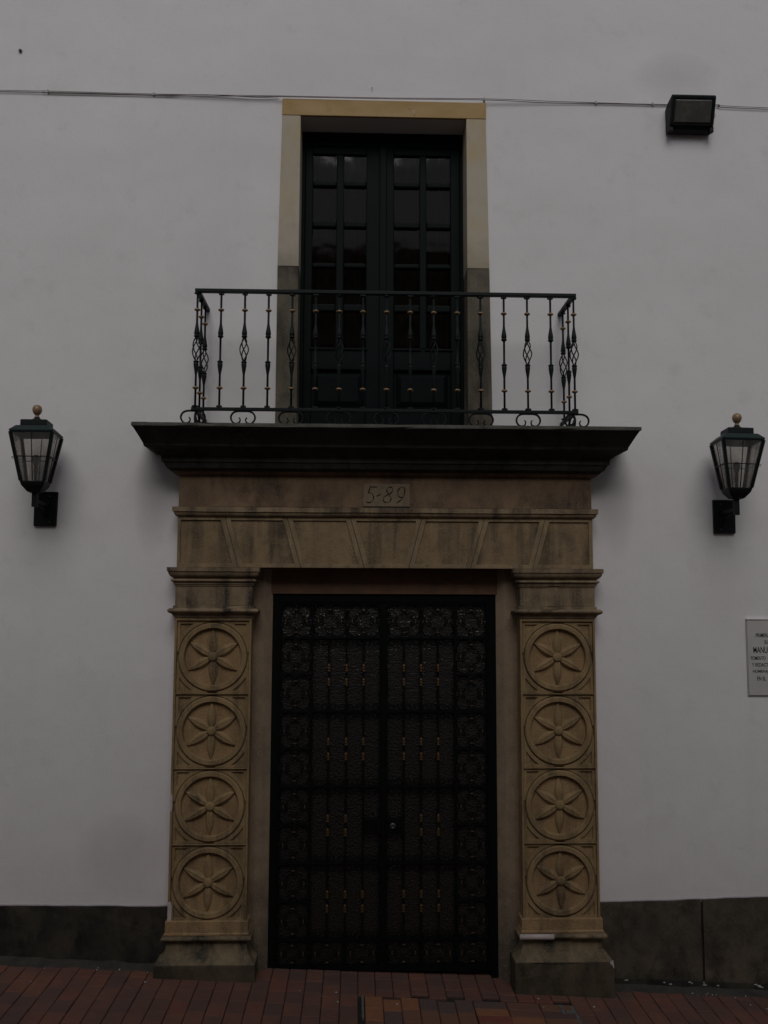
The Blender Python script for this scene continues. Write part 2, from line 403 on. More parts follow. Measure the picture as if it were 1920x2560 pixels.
pick = {(0, 0): 0, (1, 0): 0, (2, 0): 0, (1, 1): 2, (3, 0): 2, (4, 0): 2, (5, 0): 2, (0, 1): 0, (3, 1): 3, (6, 1): 0, (7, 0): 0, (6, 0): 1, (7, 1): 1, (5, 1): 3}
for i in range(6):
    for j in range(9):
        x = HX0+.032+PX*.5+i*PX; y = HY-.006-PY*.5-j*PY-(.03 if i % 3 == 1 else 0)
        cand.append((x, y, 't', pick.get((i, j), rnd.choice((None, None, None, 3)))))
xpick = {(0, 0): 2, (0, 1): None, (0, 2): 3, (1, 0): 0, (1, 1): None, (2, 1): 0, (2, 0): 1, (3, 0): 3, (3, 2): 0, (4, 1): 0, (4, 2): 0, (3, 1): 2, (4, 0): 1}
for r_ in range(20):
    for i in range(3):
        x = HX0+.033+6*PX+(i+.5)*.2065+rnd.uniform(-.004, .004)
        y = HY-.006-.049-r_*.098
        cand.append((x, y, 'x', xpick.get((r_, i), rnd.choice((None, None, 3)))))
cand_v = [c for c in cand if incam(c[0], c[1])]
cand_v.sort(key=lambda c: c[1]); single = set(id(c) for c in cand_v[:296])
far = NB(); tl = far.loops.layers.color.new('tint')
for c in cand:
    x, y, o_, ti = c
    z = g(x)+rnd.uniform(-.0022, .0018); slope = math.atan(.05)
    rot = (rnd.uniform(-.008, .008), slope+rnd.uniform(-.01, .01), rnd.uniform(-.012, .012))
    if id(c) in single:
        me = {'y': ME_Y, 'h': ME_YH, 't': ME_Y if ti is None else ME_TINT[ti], 'x': ME_X if ti is None else ME_XT[ti]}[o_] if not (o_ in 'tx' and ti is not None) else (ME_TINT[ti] if o_ == 't' else ME_XT[ti])
        put('brick', me, None, pave, (x, y, z), rot)
    else:
        tb = brick_bm(*((PX-.0035, PY-.003) if o_ in 'yt' else (PX-.0035, PY/2-.003) if o_ == 'h' else (.2025, .094)))
        Mx = Matrix.Translation((x, y, z)) @ Matrix.Rotation(slope, 4, 'Y')
        f0 = rnd.random()
        mp = {v: far.verts.new(Mx @ v.co) for v in tb.verts}
        for f in tb.faces:
            nf = far.faces.new([mp[v] for v in f.verts])
            for lp in nf.loops: lp[tl] = (f0, f0, f0, 1)
        tb.free()
kind(put('brick_field', far, BRICK_A, pave), 'stuff')
def strip(name, x0, x1, y0, y1, zt, mat, parent=pave, lean=0):
    bm = NB(); hexa(bm, [(x0, y0, g(x0)-.03), (x1, y0, g(x1)-.03), (x1+lean, y1, g(x1)-.03), (x0+lean, y1, g(x0)-.03)], [(x0, y0, g(x0)+zt), (x1, y0, g(x1)+zt), (x1+lean, y1, g(x1)+zt), (x0+lean, y1, g(x0)+zt)])
    return put(name, bm, mat, parent)
strip('concrete_edge', HX0+.012, HX0+.026, HY-.30, HY-.005, -.001, CONC)
strip('concrete_edge', HX1-.018, HX1+.004, -.75, HY-.02, -.002, CONC)
strip('mortar_patch', 1.10, 1.15, -.318, -.285, .002, CONC)
strip('mortar_patch', 1.075, 1.095, -.33, -.205, .002, CONC)
# mortar fillet along the foot of the wall
for x0, x1 in ((-6, -1.47), (1.47, 6)):
    bm = NB(); n = 46; a = []; rr = random.Random(int(x0*7))
    top, mid, bot = [], [], []
    for i in range(n+1):
        x = x0+(x1-x0)*i/n; j = rr.uniform(-.006, .008)
        top.append(bm.verts.new((x, .112, g(x)+.024+j))); mid.append(bm.verts.new((x, .07+j, g(x)+.012+j*.4))); bot.append(bm.verts.new((x, .01+rr.uniform(-.03, .02), g(x)-.01)))
    for i in range(n):
        bm.faces.new((top[i], top[i+1], mid[i+1], mid[i])).smooth = True; bm.faces.new((mid[i], mid[i+1], bot[i+1], bot[i])).smooth = True
    put('mortar_fillet', bm, MORTAR, pave)

# ------------------------------------------------------------------ house wall with two openings
bm = NB()
xs = [-9, -.86, -.628, .577, .86, 9]; zs = [-1.2, 2.70, 3.43, 5.768, 8.6]
vv = [[bm.verts.new((x, WY, z)) for z in zs] for x in xs]
for i in range(5):
    for j in range(4):
        if j == 0 and 1 <= i <= 3: continue
        if j == 2 and i == 2: continue
        bm.faces.new((vv[i][j], vv[i+1][j], vv[i+1][j+1], vv[i][j+1]))
ex = bmesh.ops.extrude_face_region(bm, geom=bm.faces[:])
for v in [e for e in ex['geom'] if isinstance(e, bmesh.types.BMVert)]: v.co.y = .63
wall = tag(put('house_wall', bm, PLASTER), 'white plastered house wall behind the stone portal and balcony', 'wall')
def room(name, x0, x1, z0, z1, y1):
    bm = NB(); v = box(bm, x0, x1, .632, y1, z0, z1); bm.faces.ensure_lookup_table()
    bmesh.ops.delete(bm, geom=[f for f in bm.faces if all(abs(q.co.y-.632) < 1e-6 for q in f.verts)], context='FACES')
    return put(name, bm, ROOM, wall)
room('interior', -1.6, 1.6, 3.3, 6.2, 3.2); room('interior', -1.6, 1.6, -.4, 2.7, 3.2)
# plinth: render on the left, two stones on the right
def plinth(name, x0, x1, zt0, zt1, mat, y=.11):
    bm = NB(); hexa(bm, [(x0, y, -1), (x1, y, -1), (x1, y, zt1), (x0, y, zt0)], [(x0, .135, -1), (x1, .135, -1), (x1, .135, zt1), (x0, .135, zt0)])
    return put(name, worn(bm, .0045, 3, .1), mat, wall)
plinth('plinth_stone', -5, -1.40, .345, .309, PLINTH_D)['label'] = 'nearly black rendered plinth left of the portal'
plinth('plinth_stone', 1.405, 2.108, .315, .333, PLINTH_M); plinth('plinth_stone', 2.124, 3.9, .333, .37, PLINTH_M)
bm = NB(); box(bm, 2.1, 2.13, .122, .134, -.6, .32); put('plinth_joint', bm, BED, wall)
bm = NB(); hexa(bm, [(1.52, .102, g(1.52)-.05), (5, .102, g(5)-.05), (5, .102, g(5)+.075), (1.52, .102, g(1.52)+.06)], [(1.52, .112, g(1.52)-.05), (5, .112, g(5)-.05), (5, .112, g(5)+.075), (1.52, .112, g(1.52)+.06)])
put('plinth_skirting', bm, PLINTH_D, wall, bevel=.004)
# thin mauve line where the plaster laps over the plinth
LAP = paint('plaster_lip', (.42, .37, .38), (.34, .30, .31), .9, .1, 15)
for x0, x1, z0, z1 in ((-5, -1.405, .345, .309), (1.41, 5, .315, .40)):
    bm = NB(); n = 40; pts = []
    rr = random.Random(3)
    tube(bm, [(x0+(x1-x0)*i/n, .126, z0+(z1-z0)*i/n+.006+rr.uniform(-.0025, .0025)) for i in range(n+1)], .006, 5); put('plaster_lip', bm, LAP, wall)

# ------------------------------------------------------------------ stone portal
portal = tag(empty('stone_portal', (0, 0, -.2)), 'carved tan sandstone door surround with flower medallion pilasters and black cornice', 'portal')
# petal / ring / hub meshes, shared
def petal_bm(L0, L1, wd, dp):
    bm = NB(); n = 9; rows = []
    for i in range(n+1):
        u = i/n; r = L0+(L1-L0)*u; hw = wd*(math.sin(math.pi*min(1, .17+.83*u))**.9) if u < 1 else 0
        hw = max(hw, .0006); d = dp*min(1, .35+hw/wd*.65)
        rows.append([(-hw, 0, r), (-hw*.62, -d*.8, r), (-hw*.12, -d, r), (0, -d*.80, r), (hw*.12, -d, r), (hw*.62, -d*.8, r), (hw, 0, r)])
    v = [[bm.verts.new(p) for p in q] for q in rows]
    for a, b in zip(v, v[1:]):
        for i in range(6): bm.faces.new((a[i], a[i+1], b[i+1], b[i])).smooth = True
    return bm
def to_mesh(name, bm, mat):
    bmesh.ops.recalc_face_normals(bm, faces=bm.faces[:]); me = bpy.data.meshes.new(name); bm.to_mesh(me); bm.free(); me.materials.append(mat); return me
def flip_out(bm):
    bmesh.ops.recalc_face_normals(bm, faces=bm.faces[:])
    if sum(f.normal.y*f.calc_area() for f in bm.faces) > 0: bmesh.ops.reverse_faces(bm, faces=bm.faces[:])
pb = petal_bm(.016, .188, .0315, .028); flip_out(pb); me = bpy.data.meshes.new('petal'); pb.to_mesh(me); pb.free(); me.materials.append(STONE); ME_PETAL = me
bm = NB(); lathe(bm, [(.030, -.004), (.030, .026), (.026, .031), (.014, .034), (.004, .0345)], n=20, axis='y'); ME_HUB = to_mesh('hub', bm, STONE)
bm = NB(); nseg = 56; prof = [(.1865, 0), (.1885, .023), (.193, .029), (.219, .029), (.226, .023), (.228, 0)]
rows = [[bm.verts.new((r*math.cos(2*math.pi*k/nseg), -h, r*math.sin(2*math.pi*k/nseg))) for k in range(nseg)] for r, h in prof]
for a, b in zip(rows, rows[1:]):
    for k in range(nseg): bm.faces.new((a[k], a[(k+1) % nseg], b[(k+1) % nseg], b[k]))
flip_out(bm); me = bpy.data.meshes.new('ring'); bm.to_mesh(me); bm.free(); me.materials.append(STONE); ME_RING = me
# spandrel with a sunk corner triangle
def spandrel():
    bm = NB(); H = .2365; rr = .2305; n = 8
    a0 = math.acos(min(1, .2300/rr))
    outer = [(H, H)]
    # arc from near the right side to near the top
    pts = [(rr*math.cos(t_), rr*math.sin(t_)) for t_ in [R(8)+(R(82)-R(8))*k/n for k in range(n+1)]]
    outer = [(H, H), (H, pts[0][1]+.0)] + pts + [(pts[-1][0], H)]
    # inner triangle, hypotenuse concentric with the ring
    ri = .2305+.024; e = .2365-.018
    y_i = math.sqrt(ri*ri-e*e)
    ta, tb_ = math.atan2(y_i, e), math.atan2(e, y_i)
    ipts = [(ri*math.cos(t_), ri*math.sin(t_)) for t_ in [ta+(tb_-ta)*k/n for k in range(n+1)]]
    inner = [(e, e), (e, ipts[0][1])] + ipts + [(ipts[-1][0], e)]
    yl, yd = -.019, -.008
    vo = [bm.verts.new((x, yl, z)) for x, z in outer]; vi = [bm.verts.new((x, yl, z)) for x, z in inner]; vd = [bm.verts.new((x, yd+.001, z)) for x, z in inner]
    m_ = len(vo)
    for k in range(m_):
        k2 = (k+1) % m_
        for q in ((vo[k], vo[k2], vi[k2], vi[k]), (vi[k], vi[k2], vd[k2], vd[k])):
            if len({tuple(round(c, 6) for c in v.co) for v in q}) >= 3:
                try: bm.faces.new(q)
                except ValueError: pass
    bm.faces.new(vd)
    bmesh.ops.remove_doubles(bm, verts=bm.verts[:], dist=1e-5)
    return bm
bm = spandrel(); flip_out(bm); me = bpy.data.meshes.new('spandrel'); bm.to_mesh(me); bm.free(); me.materials.append(STONE); ME_SPAN = me

Z0 = 1.940; DZ = .4822
def pilaster(cx):
    xl, xr = cx-.253, cx+.253
    bm = NB(); box(bm, xl, xr, .0322, .40, .255, 2.20)          # sunk field
    p = put('pilaster', bm, STONE_F, portal, (0, 0, 0))
    # raised frame: stiles and rails
    bm = NB()
    box(bm, xl, cx-.2385, 0, .036, .26, 2.196); box(bm, cx+.2385, xr, 0, .036, .26, 2.196)
    put('border', bm, STONE, p, bevel=.003)
    edges = [(2.196, Z0+.2385)] + [(Z0-.2385-DZ*i, Z0+.2385-DZ*(i+1)) for i in range(3)] + [(Z0-3*DZ-.2385, .26)]
    for za, zb in edges:
        bm = NB(); box(bm, cx-.2385, cx+.2385, .0004, .036, zb, za); put('border', bm, STONE, p, bevel=.0025)
    for i in range(4):
        z = Z0-DZ*i
        rg_ = put('ring', ME_RING, None, p, (cx, .0325, z)); rg_.scale = (rnd.uniform(.99, 1.0), rnd.uniform(.85, 1.0), rnd.uniform(.988, 1.0))
        put('hub', ME_HUB, None, p, (cx+rnd.uniform(-.002, .002), .0325+rnd.uniform(0, .004), z))
        for k in range(6): pt_ = put('petal', ME_PETAL, None, p, (cx, .0325, z), (0, R(60*k+rnd.uniform(-1.6, 1.6)), R(rnd.uniform(-1, 1)))); pt_.scale = (rnd.uniform(.93, 1.06), rnd.uniform(.8, 1.05), rnd.uniform(.975, 1.0))
        for k in range(4): put('spandrel', ME_SPAN, None, p, (cx, .0325, z), (0, R(90*k), 0))
    # capital
    cap = [(.0, 2.19), (.0, 2.199)] + arc((.006, 2.201), (.030, 2.228), -.005) + arc((.034, 2.230), (.034, 2.258), .010, 7) + [(.012, 2.262), (.012, 2.276), (.002, 2.279)]
    bm = NB(); mitre(bm, sq(cap), xl, xr, 0, .14); put('astragal', worn(bm, .0016, 8+int(cx), .07, 0.012), STONE_HI, p)
    bm = NB(); mitre(bm, sq([(.002, 2.2792), (.002, 2.408)]), xl, xr, 0, .14); put('neck', bm, STONE_HI, p, bevel=.002)
    cap = [(.008, 2.4082), (.008, 2.418), (.014, 2.419), (.014, 2.432)] + arc((.022, 2.434), (.022, 2.452), .007, 6) + [(.012, 2.456)] + arc((.012, 2.460), (.046, 2.502), .009, 7) + [(.052, 2.504), (.052, 2.5298)]
    bm = NB(); mitre(bm, sq(cap), xl, xr, 0, .14); put('capital', worn(bm, .0016, 7+int(cx), .07, 0.008), STONE_HI, p)
    # base
    gl_ = g(cx)-.25
    bm = NB(); mitre(bm, sq([(.0665, gl_), (.0665, .0062), (.064, .0098)]), xl, xr, 0, .14); put('base_block', worn(bm, .003, 5+int(cx), .09, .02), STONE_BLK, p)
    b1 = [(.0635, .0100)] + arc((.0635, .012), (.004, .138), -.020, 9)
    bm = NB(); mitre(bm, sq(b1), xl, xr, 0, .14); put('base', worn(bm, .0016, 4+int(cx), .07, 0.01), STONE_BASE, p)
    b2 = [(.012, .1382)] + arc((.026, .142), (.026, .170), .010, 6) + [(.012, .174)]
    bm = NB(); mitre(bm, sq(b2), xl, xr, 0, .14); put('base_roll', worn(bm, .0016, 9+int(cx), .07, 0.012), STONE_BASE, p)
    b3 = [(.018, .1742), (.018, .186), (.012, .190), (.012, .2598), (.0, .262)]
    bm = NB(); mitre(bm, sq(b3), xl, xr, 0, .14); put('base_band', bm, STONE_F, p, bevel=.002)
    return p
pl = pilaster(-1.148); pr_ = pilaster(1.150)
# smears of white wall paint left on the stone
bm = NB(); tube(bm, [(1.15-.282, -.030, .156), (1.15-.06, -.030, .156)], [.0165, .0172], 10); put('paint_smear', bm, WHITE_PAINT, pr_)
bm = NB(); tube(bm, [(1.15+.06, -.0302, .157), (1.15+.28, -.0302, .157)], [.0135, .0165], 10); put('paint_smear', bm, STONE_HI, pr_)
def blob(poly, y, parent):
    bm = NB(); prism(bm, poly, y, y+.004); put('paint_smear', bm, WHITE_PAINT, parent)
blob([(-1.401, .262), (-1.376, .262), (-1.374, .35), (-1.380, .376), (-1.389, .384), (-1.401, .372)], -.0015, pl)
blob([(-1.401, .955), (-1.390, .945), (-1.386, .99), (-1.388, 1.05), (-1.401, 1.06)], -.0015, pl)
blob([(1.463, .02), (1.468, -.012), (1.4685, -.03), (1.458, -.012), (1.44, .004), (1.45, .016)], -.0672, pr_)

# lintel with seven wedge blocks
tops = [-1.40, -1.0855, -.669, -.244, .239, .664, 1.077, 1.40]; bots = [-1.40, -.9915, -.574, -.148, .148, .565, .987, 1.40]
ZB, ZT = 2.531, 2.868
for i in range(7):
    xa, xb, xc, xd = bots[i]+.0012, bots[i+1]-.0012, tops[i+1]-.0012, tops[i]+.0012
    m_ = .033; mt = .02
    o4 = [(xa, ZB), (xb, ZB), (xc, ZT), (xd, ZT)]
    def lerp(a, b, u): return a+(b-a)*u
    ub, ut = (.026)/(ZT-ZB), 1-(mt/(ZT-ZB))
    la = m_ if i else .02; lb = m_ if i < 6 else .026
    i4 = [(lerp(xa, xd, ub)+la, lerp(ZB, ZT, ub)), (lerp(xb, xc, ub)-lb, lerp(ZB, ZT, ub)), (lerp(xb, xc, ut)-lb, lerp(ZB, ZT, ut)), (lerp(xa, xd, ut)+la, lerp(ZB, ZT, ut))]
    bm = NB()
    yo = rnd.uniform(-.0012, .0012)
    vo = [bm.verts.new((x, yo, z)) for x, z in o4]; vi = [bm.verts.new((x, yo, z)) for x, z in i4]; vd = [bm.verts.new((x, .011, z)) for x, z in i4]; vb = [bm.verts.new((x, .139, z)) for x, z in o4]
    for k in range(4):
        k2 = (k+1) % 4
        bm.faces.new((vo[k], vo[k2], vi[k2], vi[k])); bm.faces.new((vi[k], vi[k2], vd[k2], vd[k])); bm.faces.new((vo[k2], vo[k], vb[k], vb[k2]))
    bm.faces.new(vb[::-1])
    v = put('voussoir', bm, STONE_VS, portal, bevel=.0025)
    bm = NB(); bm.faces.new([bm.verts.new((x, .0105, z)) for x, z in i4]); flip_out(bm); me = bpy.data.meshes.new('sunk_field'); bm.to_mesh(me); bm.free(); me.materials.append(STONE_LF)
    put('sunk_field', me, None, v)
    # infill so the field is solid rather than a hole
sc_ = [(0, 2.868), (.004, 2.869)] + arc((.010, 2.872), (.026, 2.898), .004, 5) + [(.030, 2.900), (.034, 2.902), (.034, 2.934), (.0, 2.938)]
bm = NB(); mitre(bm, sq(sc_), -1.397, 1.396, 0, .139); put('string_course', worn(bm, .0018, 13, .12, 0.01), STONE_HI, portal)
bm = NB(); mitre(bm, sq([(0, 2.9382), (0, 3.150)]), -1.396, 1.395, 0, .139); put('frieze', bm, STONE_FRZ, portal, bevel=.003)
cp = [(0, 0, 3.1502), (.010, .010, 3.1512), (.030, .030, 3.158), (.044, .044, 3.172)]
bm = NB(); mitre(bm, cp, -1.396, 1.395, 0, .139); put('cavetto', bm, STONE_FRZ, portal)
cp = [(.048, .048, 3.1722), (.058, .062, 3.186), (.072, .078, 3.190), (.090, .096, 3.222), (.100, .106, 3.228), (.102, .108, 3.262), (.112, .118, 3.268), (.140, .148, 3.292), (.168, .176, 3.306), (.190, .198, 3.310), (.196, .205, 3.3145)]
bm = NB(); mitre(bm, cp, -1.396, 1.395, 0, .139); put('bed_moulding', worn(bm, .0018, 12, .12, 0), BLACK_ST, portal)
cp = [(.196, .205, 3.3147), (.199, .212, 3.330), (.212, .242, 3.357), (.227, .285, 3.390), (.240, .318, 3.414), (.246, .326, 3.4225)]
bm = NB(); mitre(bm, cp, -1.396, 1.395, 0, .139); put('balcony_slab', worn(bm, .0018, 12, .12, 0.0), BLACK_ST, portal)
bm = NB(); mitre(bm, [(.250, .330, 3.4227), (.251, .331, 3.430), (.250, .330, 3.445)], -1.396, 1.395, 0, .139); put('slab_edge', worn(bm, .0018, 9, .12, 0.05), FASCIA, portal)
bm = NB(); box(bm, -1.640, -1.545, -.324, -.29, 3.4452, 3.4485); box(bm, -1.55, 1.55, -.326, .12, 3.4451, 3.4465); put('slab_top', bm, PLINTH_M, portal)

# architrave round the door opening (splayed jambs)
def jamb(s):
    bm = NB()
    xo, x1, x2 = .905, .822, .764
    z0, z1 = -.5, 2.53
    A = [(s*xo, .118), (s*x1, .118), (s*(x1-.010), .122), (s*x2, .158), (s*x2, .40), (s*xo, .40)]
    c = .0
    vs0 = [bm.verts.new((x-.006, y, z0)) for x, y in A]; vs1 = [bm.verts.new((x-.006, y, z1)) for x, y in A]
    for k in range(len(A)): bm.faces.new((vs0[k], vs0[(k+1) % 6], vs1[(k+1) % 6], vs1[k]))
    bm.faces.new(vs0[::-1]); bm.faces.new(vs1)
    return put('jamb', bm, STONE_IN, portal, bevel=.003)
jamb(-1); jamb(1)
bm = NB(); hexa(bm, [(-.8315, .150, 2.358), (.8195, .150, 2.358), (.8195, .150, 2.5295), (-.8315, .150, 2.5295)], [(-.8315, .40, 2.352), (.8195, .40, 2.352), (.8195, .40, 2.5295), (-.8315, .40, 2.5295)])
put('head', bm, STONE_HEAD_SHADE, portal, bevel=.003)
bm = NB(); box(bm, -1.40, 1.40, .022, .128, 2.20, 2.5292)
bm.free()

# number tile on the frieze
tile = tag(empty('number_tile', (0, -.012, 2.939)), 'small cream tile with black italic 5-89 on the portal frieze', 'house number')
bm = NB(); box(bm, -.159, .157, -.014, .001, 2.9455, 3.100); put('tile', bm, TILE, tile, bevel=.002)
bm = NB(); box(bm, -.159, .157, -.010, .001, 2.936, 2.9452); put('lip_shadow', bm, INK, tile)  # base lip coloured black, drawing in the shadow line below the tile
def tp(x, y): return (-.158+(x-190)*.315/1200, -.0145, 3.099-(y-195)*.154/575)
figs = {'5': [(540, 272), (450, 280), (370, 268), (345, 350), (318, 430), (390, 430), (440, 490), (455, 560), (430, 620), (370, 665), (300, 665), (250, 640)],
        '-': [(532, 508), (580, 485), (660, 450)],
        '8': [(850, 455), (910, 415), (945, 350), (925, 290), (875, 275), (815, 305), (790, 370), (830, 440), (885, 520), (900, 580), (870, 640), (800, 670), (730, 650), (700, 590), (730, 520), (850, 455)],
        '9': [(1255, 360), (1250, 300), (1200, 275), (1130, 300), (1080, 370), (1080, 460), (1120, 520), (1200, 530), (1245, 450), (1258, 350), (1245, 450), (1190, 560), (1120, 630), (1050, 672)]}
for ch, p in figs.items():
    bm = NB()
    pts = [Vector(tp(*q)) for q in p]
    if ch == '5': path = pts[:5]+smooth_path(pts[4:], 4)[1:]
    else: path = smooth_path(pts, 4)
    n = len(path)
    tube(bm, path, [.0034+.0014*math.sin(i*.55) for i in range(n)], 6, .25)
    put('numeral' if ch != '-' else 'dash', bm, INK, tile)

# ------------------------------------------------------------------ double gate
gate = tag(empty('double_gate', (0, .19, -.14)), 'black wrought iron double door with brass collars and hammered glass', 'gate')
def xbar(bm, x0, x1, z0, z1, y0=.172, y1=.20): box(bm, x0, x1, y0, y1, z0, z1)
bm = NB(); box(bm, -.776, -.728, .166, .23, -.35, 2.354); box(bm, .710, .758, .166, .23, -.35, 2.354); box(bm, -.728, .710, .166, .23, 2.300, 2.3541)
put('outer_frame', bm, GATE_M, gate, bevel=.003)
def scroll_bm():
    q = [(.033, .062), (.030, .050), (.018, .047), (.008, .060), (.012, .088), (.038, .107), (.072, .106)]
    q = q+[(.093, .093)]+[(b, a) for a, b in q[::-1]]
    bm = NB()
    for sx, sz in ((1, 1), (1, -1), (-1, 1), (-1, -1)):
        tube(bm, smooth_path([(sx*a, 0, sz*b) for a, b in q], 3), .0042, 5, 1.2)
    return bm
ME_SCR = to_mesh('scroll_panel', scroll_bm(), GATE_M)
bm = NB(); box(bm, -.0115, .0115, -.006, .006, -.0028, .0028); ME_COLH = to_mesh('collar', bm, BRASS_D)
bm = NB(); q = [(-.020, .018), (-.012, .022), (-.010, .034), (-.024, .042), (-.043, .034), (-.049, .016), (-.036, .004), (0, .0015)]
tube(bm, smooth_path([(a, 0, b) for a, b in q]+[(-a, 0, b) for a, b in q[-2::-1]], 3), .0034, 5); ME_END = to_mesh('end_scroll', bm, GATE_M)
bm = NB(); lathe(bm, [(.004, -.026), (.0105, -.026), (.0115, -.021), (.008, -.018), (.0085, -.014), (.0118, -.010), (.0118, -.004), (.008, .001), (.0095, .006), (.0095, .013), (.006, .026)], n=10); ME_COL = to_mesh('brass_collar', bm, BRASS)
RZ = [2.058, 1.5605, 1.0605, .560, .069]
side_x = {-1: (-.728, -.502), 1: (.481, .710)}
bars = {-1: (-.384, -.264, -.147), 1: (.128, .246, .363)}
edge = {-1: (-.4995, -.037), 1: (.017, .4785)}
def leaf(s):
    sx0, sx1 = side_x[s]; e0, e1 = edge[s]
    x0, x1 = (-.727, -.0105) if s < 0 else (-.0085, .709)
    zb = g(0)+.012
    bm = NB()
    # stiles and rails of the leaf
    xbar(bm, x0, x0+.012 if s < 0 else e0, zb, 2.298, .170, .205); xbar(bm, e1 if s < 0 else x1-.012, x1, zb, 2.298, .170, .205)
    lo, hi = (x0+.012, e1) if s < 0 else (e0, x1-.012)
    for z in RZ: xbar(bm, lo, hi, z-.006, z+.006, .171, .198)
    xbar(bm, lo, hi, 2.286, 2.298, .171, .204); xbar(bm, lo, hi, zb, zb+.03, .171, .204)
    xv = -.4995 if s < 0 else .4785
    for za, zc in zip([2.286]+RZ, RZ+[zb+.03]): xbar(bm, xv-.006, xv+.006, zc+.0062, za-.0062, .1725, .197)
    L = put('gate_leaf', bm, GATE_M, gate)
    # glass: one sheet per panel row
    rows = [(2.286, 2.058)]+list(zip(RZ, RZ[1:]))+[(.069, zb+.03)]
    for za, zc in rows:
        for xa, xb in ((lo, xv-.003), (xv+.003, hi)):
            bm = NB(); box(bm, min(xa, xb), max(xa, xb), .206, .211, zc+.003, za-.003); put('glass_pane', bm, HAMMER, L)
    def panel(cx, cz, wx, wz):
        o = put('scroll_panel', ME_SCR, None, L, (cx, .184, cz)); o.scale = (wx/.226, 1, wz/.226)
        for dx, dz, r_ in ((0, .078, 0), (0, -.078, 0), (.078, 0, 90), (-.078, 0, 90)):
            put('collar', ME_COLH, None, L, (cx+dx*wx/.226, .182, cz+dz*wz/.226), (0, R(r_), 0))
    b = bars[s]
    cells = [(lo, xv-.006), (xv+.006, b[1]-.003), (b[1]+.003, hi)] if s < 0 else [(lo, b[1]-.003), (b[1]+.003, xv-.006), (xv+.006, hi)]
    for a_, c_ in cells:
        panel((a_+c_)/2, (2.286+2.064)/2, c_-a_, .222); panel((a_+c_)/2, (.063+zb+.03)/2, c_-a_, .063-zb-.03)
    for a_ in (cells[0][1], cells[1][1]) if s < 0 else (cells[0][1], cells[1][1]):
        pass
    bm = NB(); xbar(bm, b[1]-.003, b[1]+.003, 2.0645, 2.2858, .174, .192); xbar(bm, b[1]-.003, b[1]+.003, zb+.0302, .0628, .174, .192); put('divider', bm, GATE_M, L)
    a_, c_ = cells[0] if s < 0 else cells[2]
    for za, zc in zip(RZ, RZ[1:]):
        mid = (za+zc)/2
        bm = NB(); xbar(bm, a_, c_, mid-.004, mid+.004, .174, .192); put('divider', bm, GATE_M, L)
        panel((a_+c_)/2, (za-.006+mid+.004)/2, c_-a_, za-mid-.010); panel((a_+c_)/2, (zc+.006+mid-.004)/2, c_-a_, mid-zc-.010)
    colz = [(1.858, 1.763), (1.3645, 1.2655), (.859, .767), (.365, .274)]
    ends_x = sorted([xv]+list(b)+[e1 if s < 0 else e0])
    for r_i, (za, zc) in enumerate(zip(RZ, RZ[1:])):
        for k, x in enumerate(b):
            lockbay = r_i == 2 and ((s < 0 and k == 2) or (s > 0 and k == 0))
            bm = NB(); box(bm, x-.0055, x+.0055, .178, .189, zc+.0062, za-.0062); put('bar', bm, GATE_M, L)
            if not lockbay:
                for z in colz[r_i]: put('brass_collar', ME_COL, None, L, (x, .1835, z))
        for xa, xb in zip(ends_x, ends_x[1:]):
            o = put('end_scroll', ME_END, None, L, ((xa+xb)/2, .184, zc+.007)); o.scale = ((xb-xa-.012)/.1, 1, 1)
            o = put('end_scroll', ME_END, None, L, ((xa+xb)/2, .184, za-.007)); o.scale = ((xb-xa-.012)/.1, 1, -1)
    return L
lf = leaf(-1); lr = leaf(1)
bm = NB(); box(bm, -.0245, .0045, .160, .1695, g(0)+.02, 2.295); put('meeting_bar', bm, GATE_M, lf, bevel=.002)
bm = NB(); box(bm, -.142, -.026, .156, .1695, .756, .857); put('lock_plate', bm, GATE_M, lf, bevel=.003)
bm = NB(); box(bm, .006, .128, .152, .1695, .756, .857); put('lock_case', bm, GATE_M, lr, bevel=.003)
bm = NB(); lathe(bm, [(.021, 0), (.021, .005), (.017, .009), (.008, .010), (.007, .008)], (.053, .152, .812), 18, axis='y'); put('keyhole_rose', bm, STEEL, lr)
bm = NB(); q = [(.030*math.cos(R(a)), .030*math.sin(R(a))) for a in range(0, 361, 20)]
tube(bm, [(-.082+.7*a, .172, .890+.7*b) for a, b in q], .003, 5); put('ring_ornament', bm, RUST, lf)
bm = NB(); tube(bm, [(.060+.7*a, .172, .886+.7*b) for a, b in q], .003, 5); put('ring_ornament', bm, RUST, lr)

# ------------------------------------------------------------------ window surround
surr = tag(empty('window_surround', (-.02, .11, 3.45)), 'plain stone frame round the tall balcony window, ochre lintel on grey buff jambs', 'window surround')
def stone_piece(name, poly, mat, y0=.110, y1=.36, bev=.004): 
    bm = NB(); prism(bm, poly, y0, y1); return put(name, bm, mat, surr, bevel=bev)
stone_piece('lintel', [(-.753, 5.769), (.710, 5.768), (.712, 5.890), (-.752, 5.893)], HEAD, .108)
stone_piece('jamb', [(-.7695, 4.654), (-.6215, 4.654), (-.6205, 5.7675), (-.7515, 5.7675)], JAMB)
stone_piece('jamb', [(.5695, 4.657), (.7265, 4.657), (.7085, 5.7665), (.5685, 5.7665)], JAMB)
stone_piece('lower_jamb', [(-.770, 3.4475), (-.6215, 3.4475), (-.6215, 4.6515), (-.7695, 4.6515)], JAMB_D, .111)['label'] = 'dark grey stained lower jamb block'
stone_piece('lower_jamb', [(.5695, 3.4475), (.742, 3.4475), (.7265, 4.6545), (.5695, 4.6545)], JAMB_D, .111)['label'] = 'dark grey stained lower jamb block'
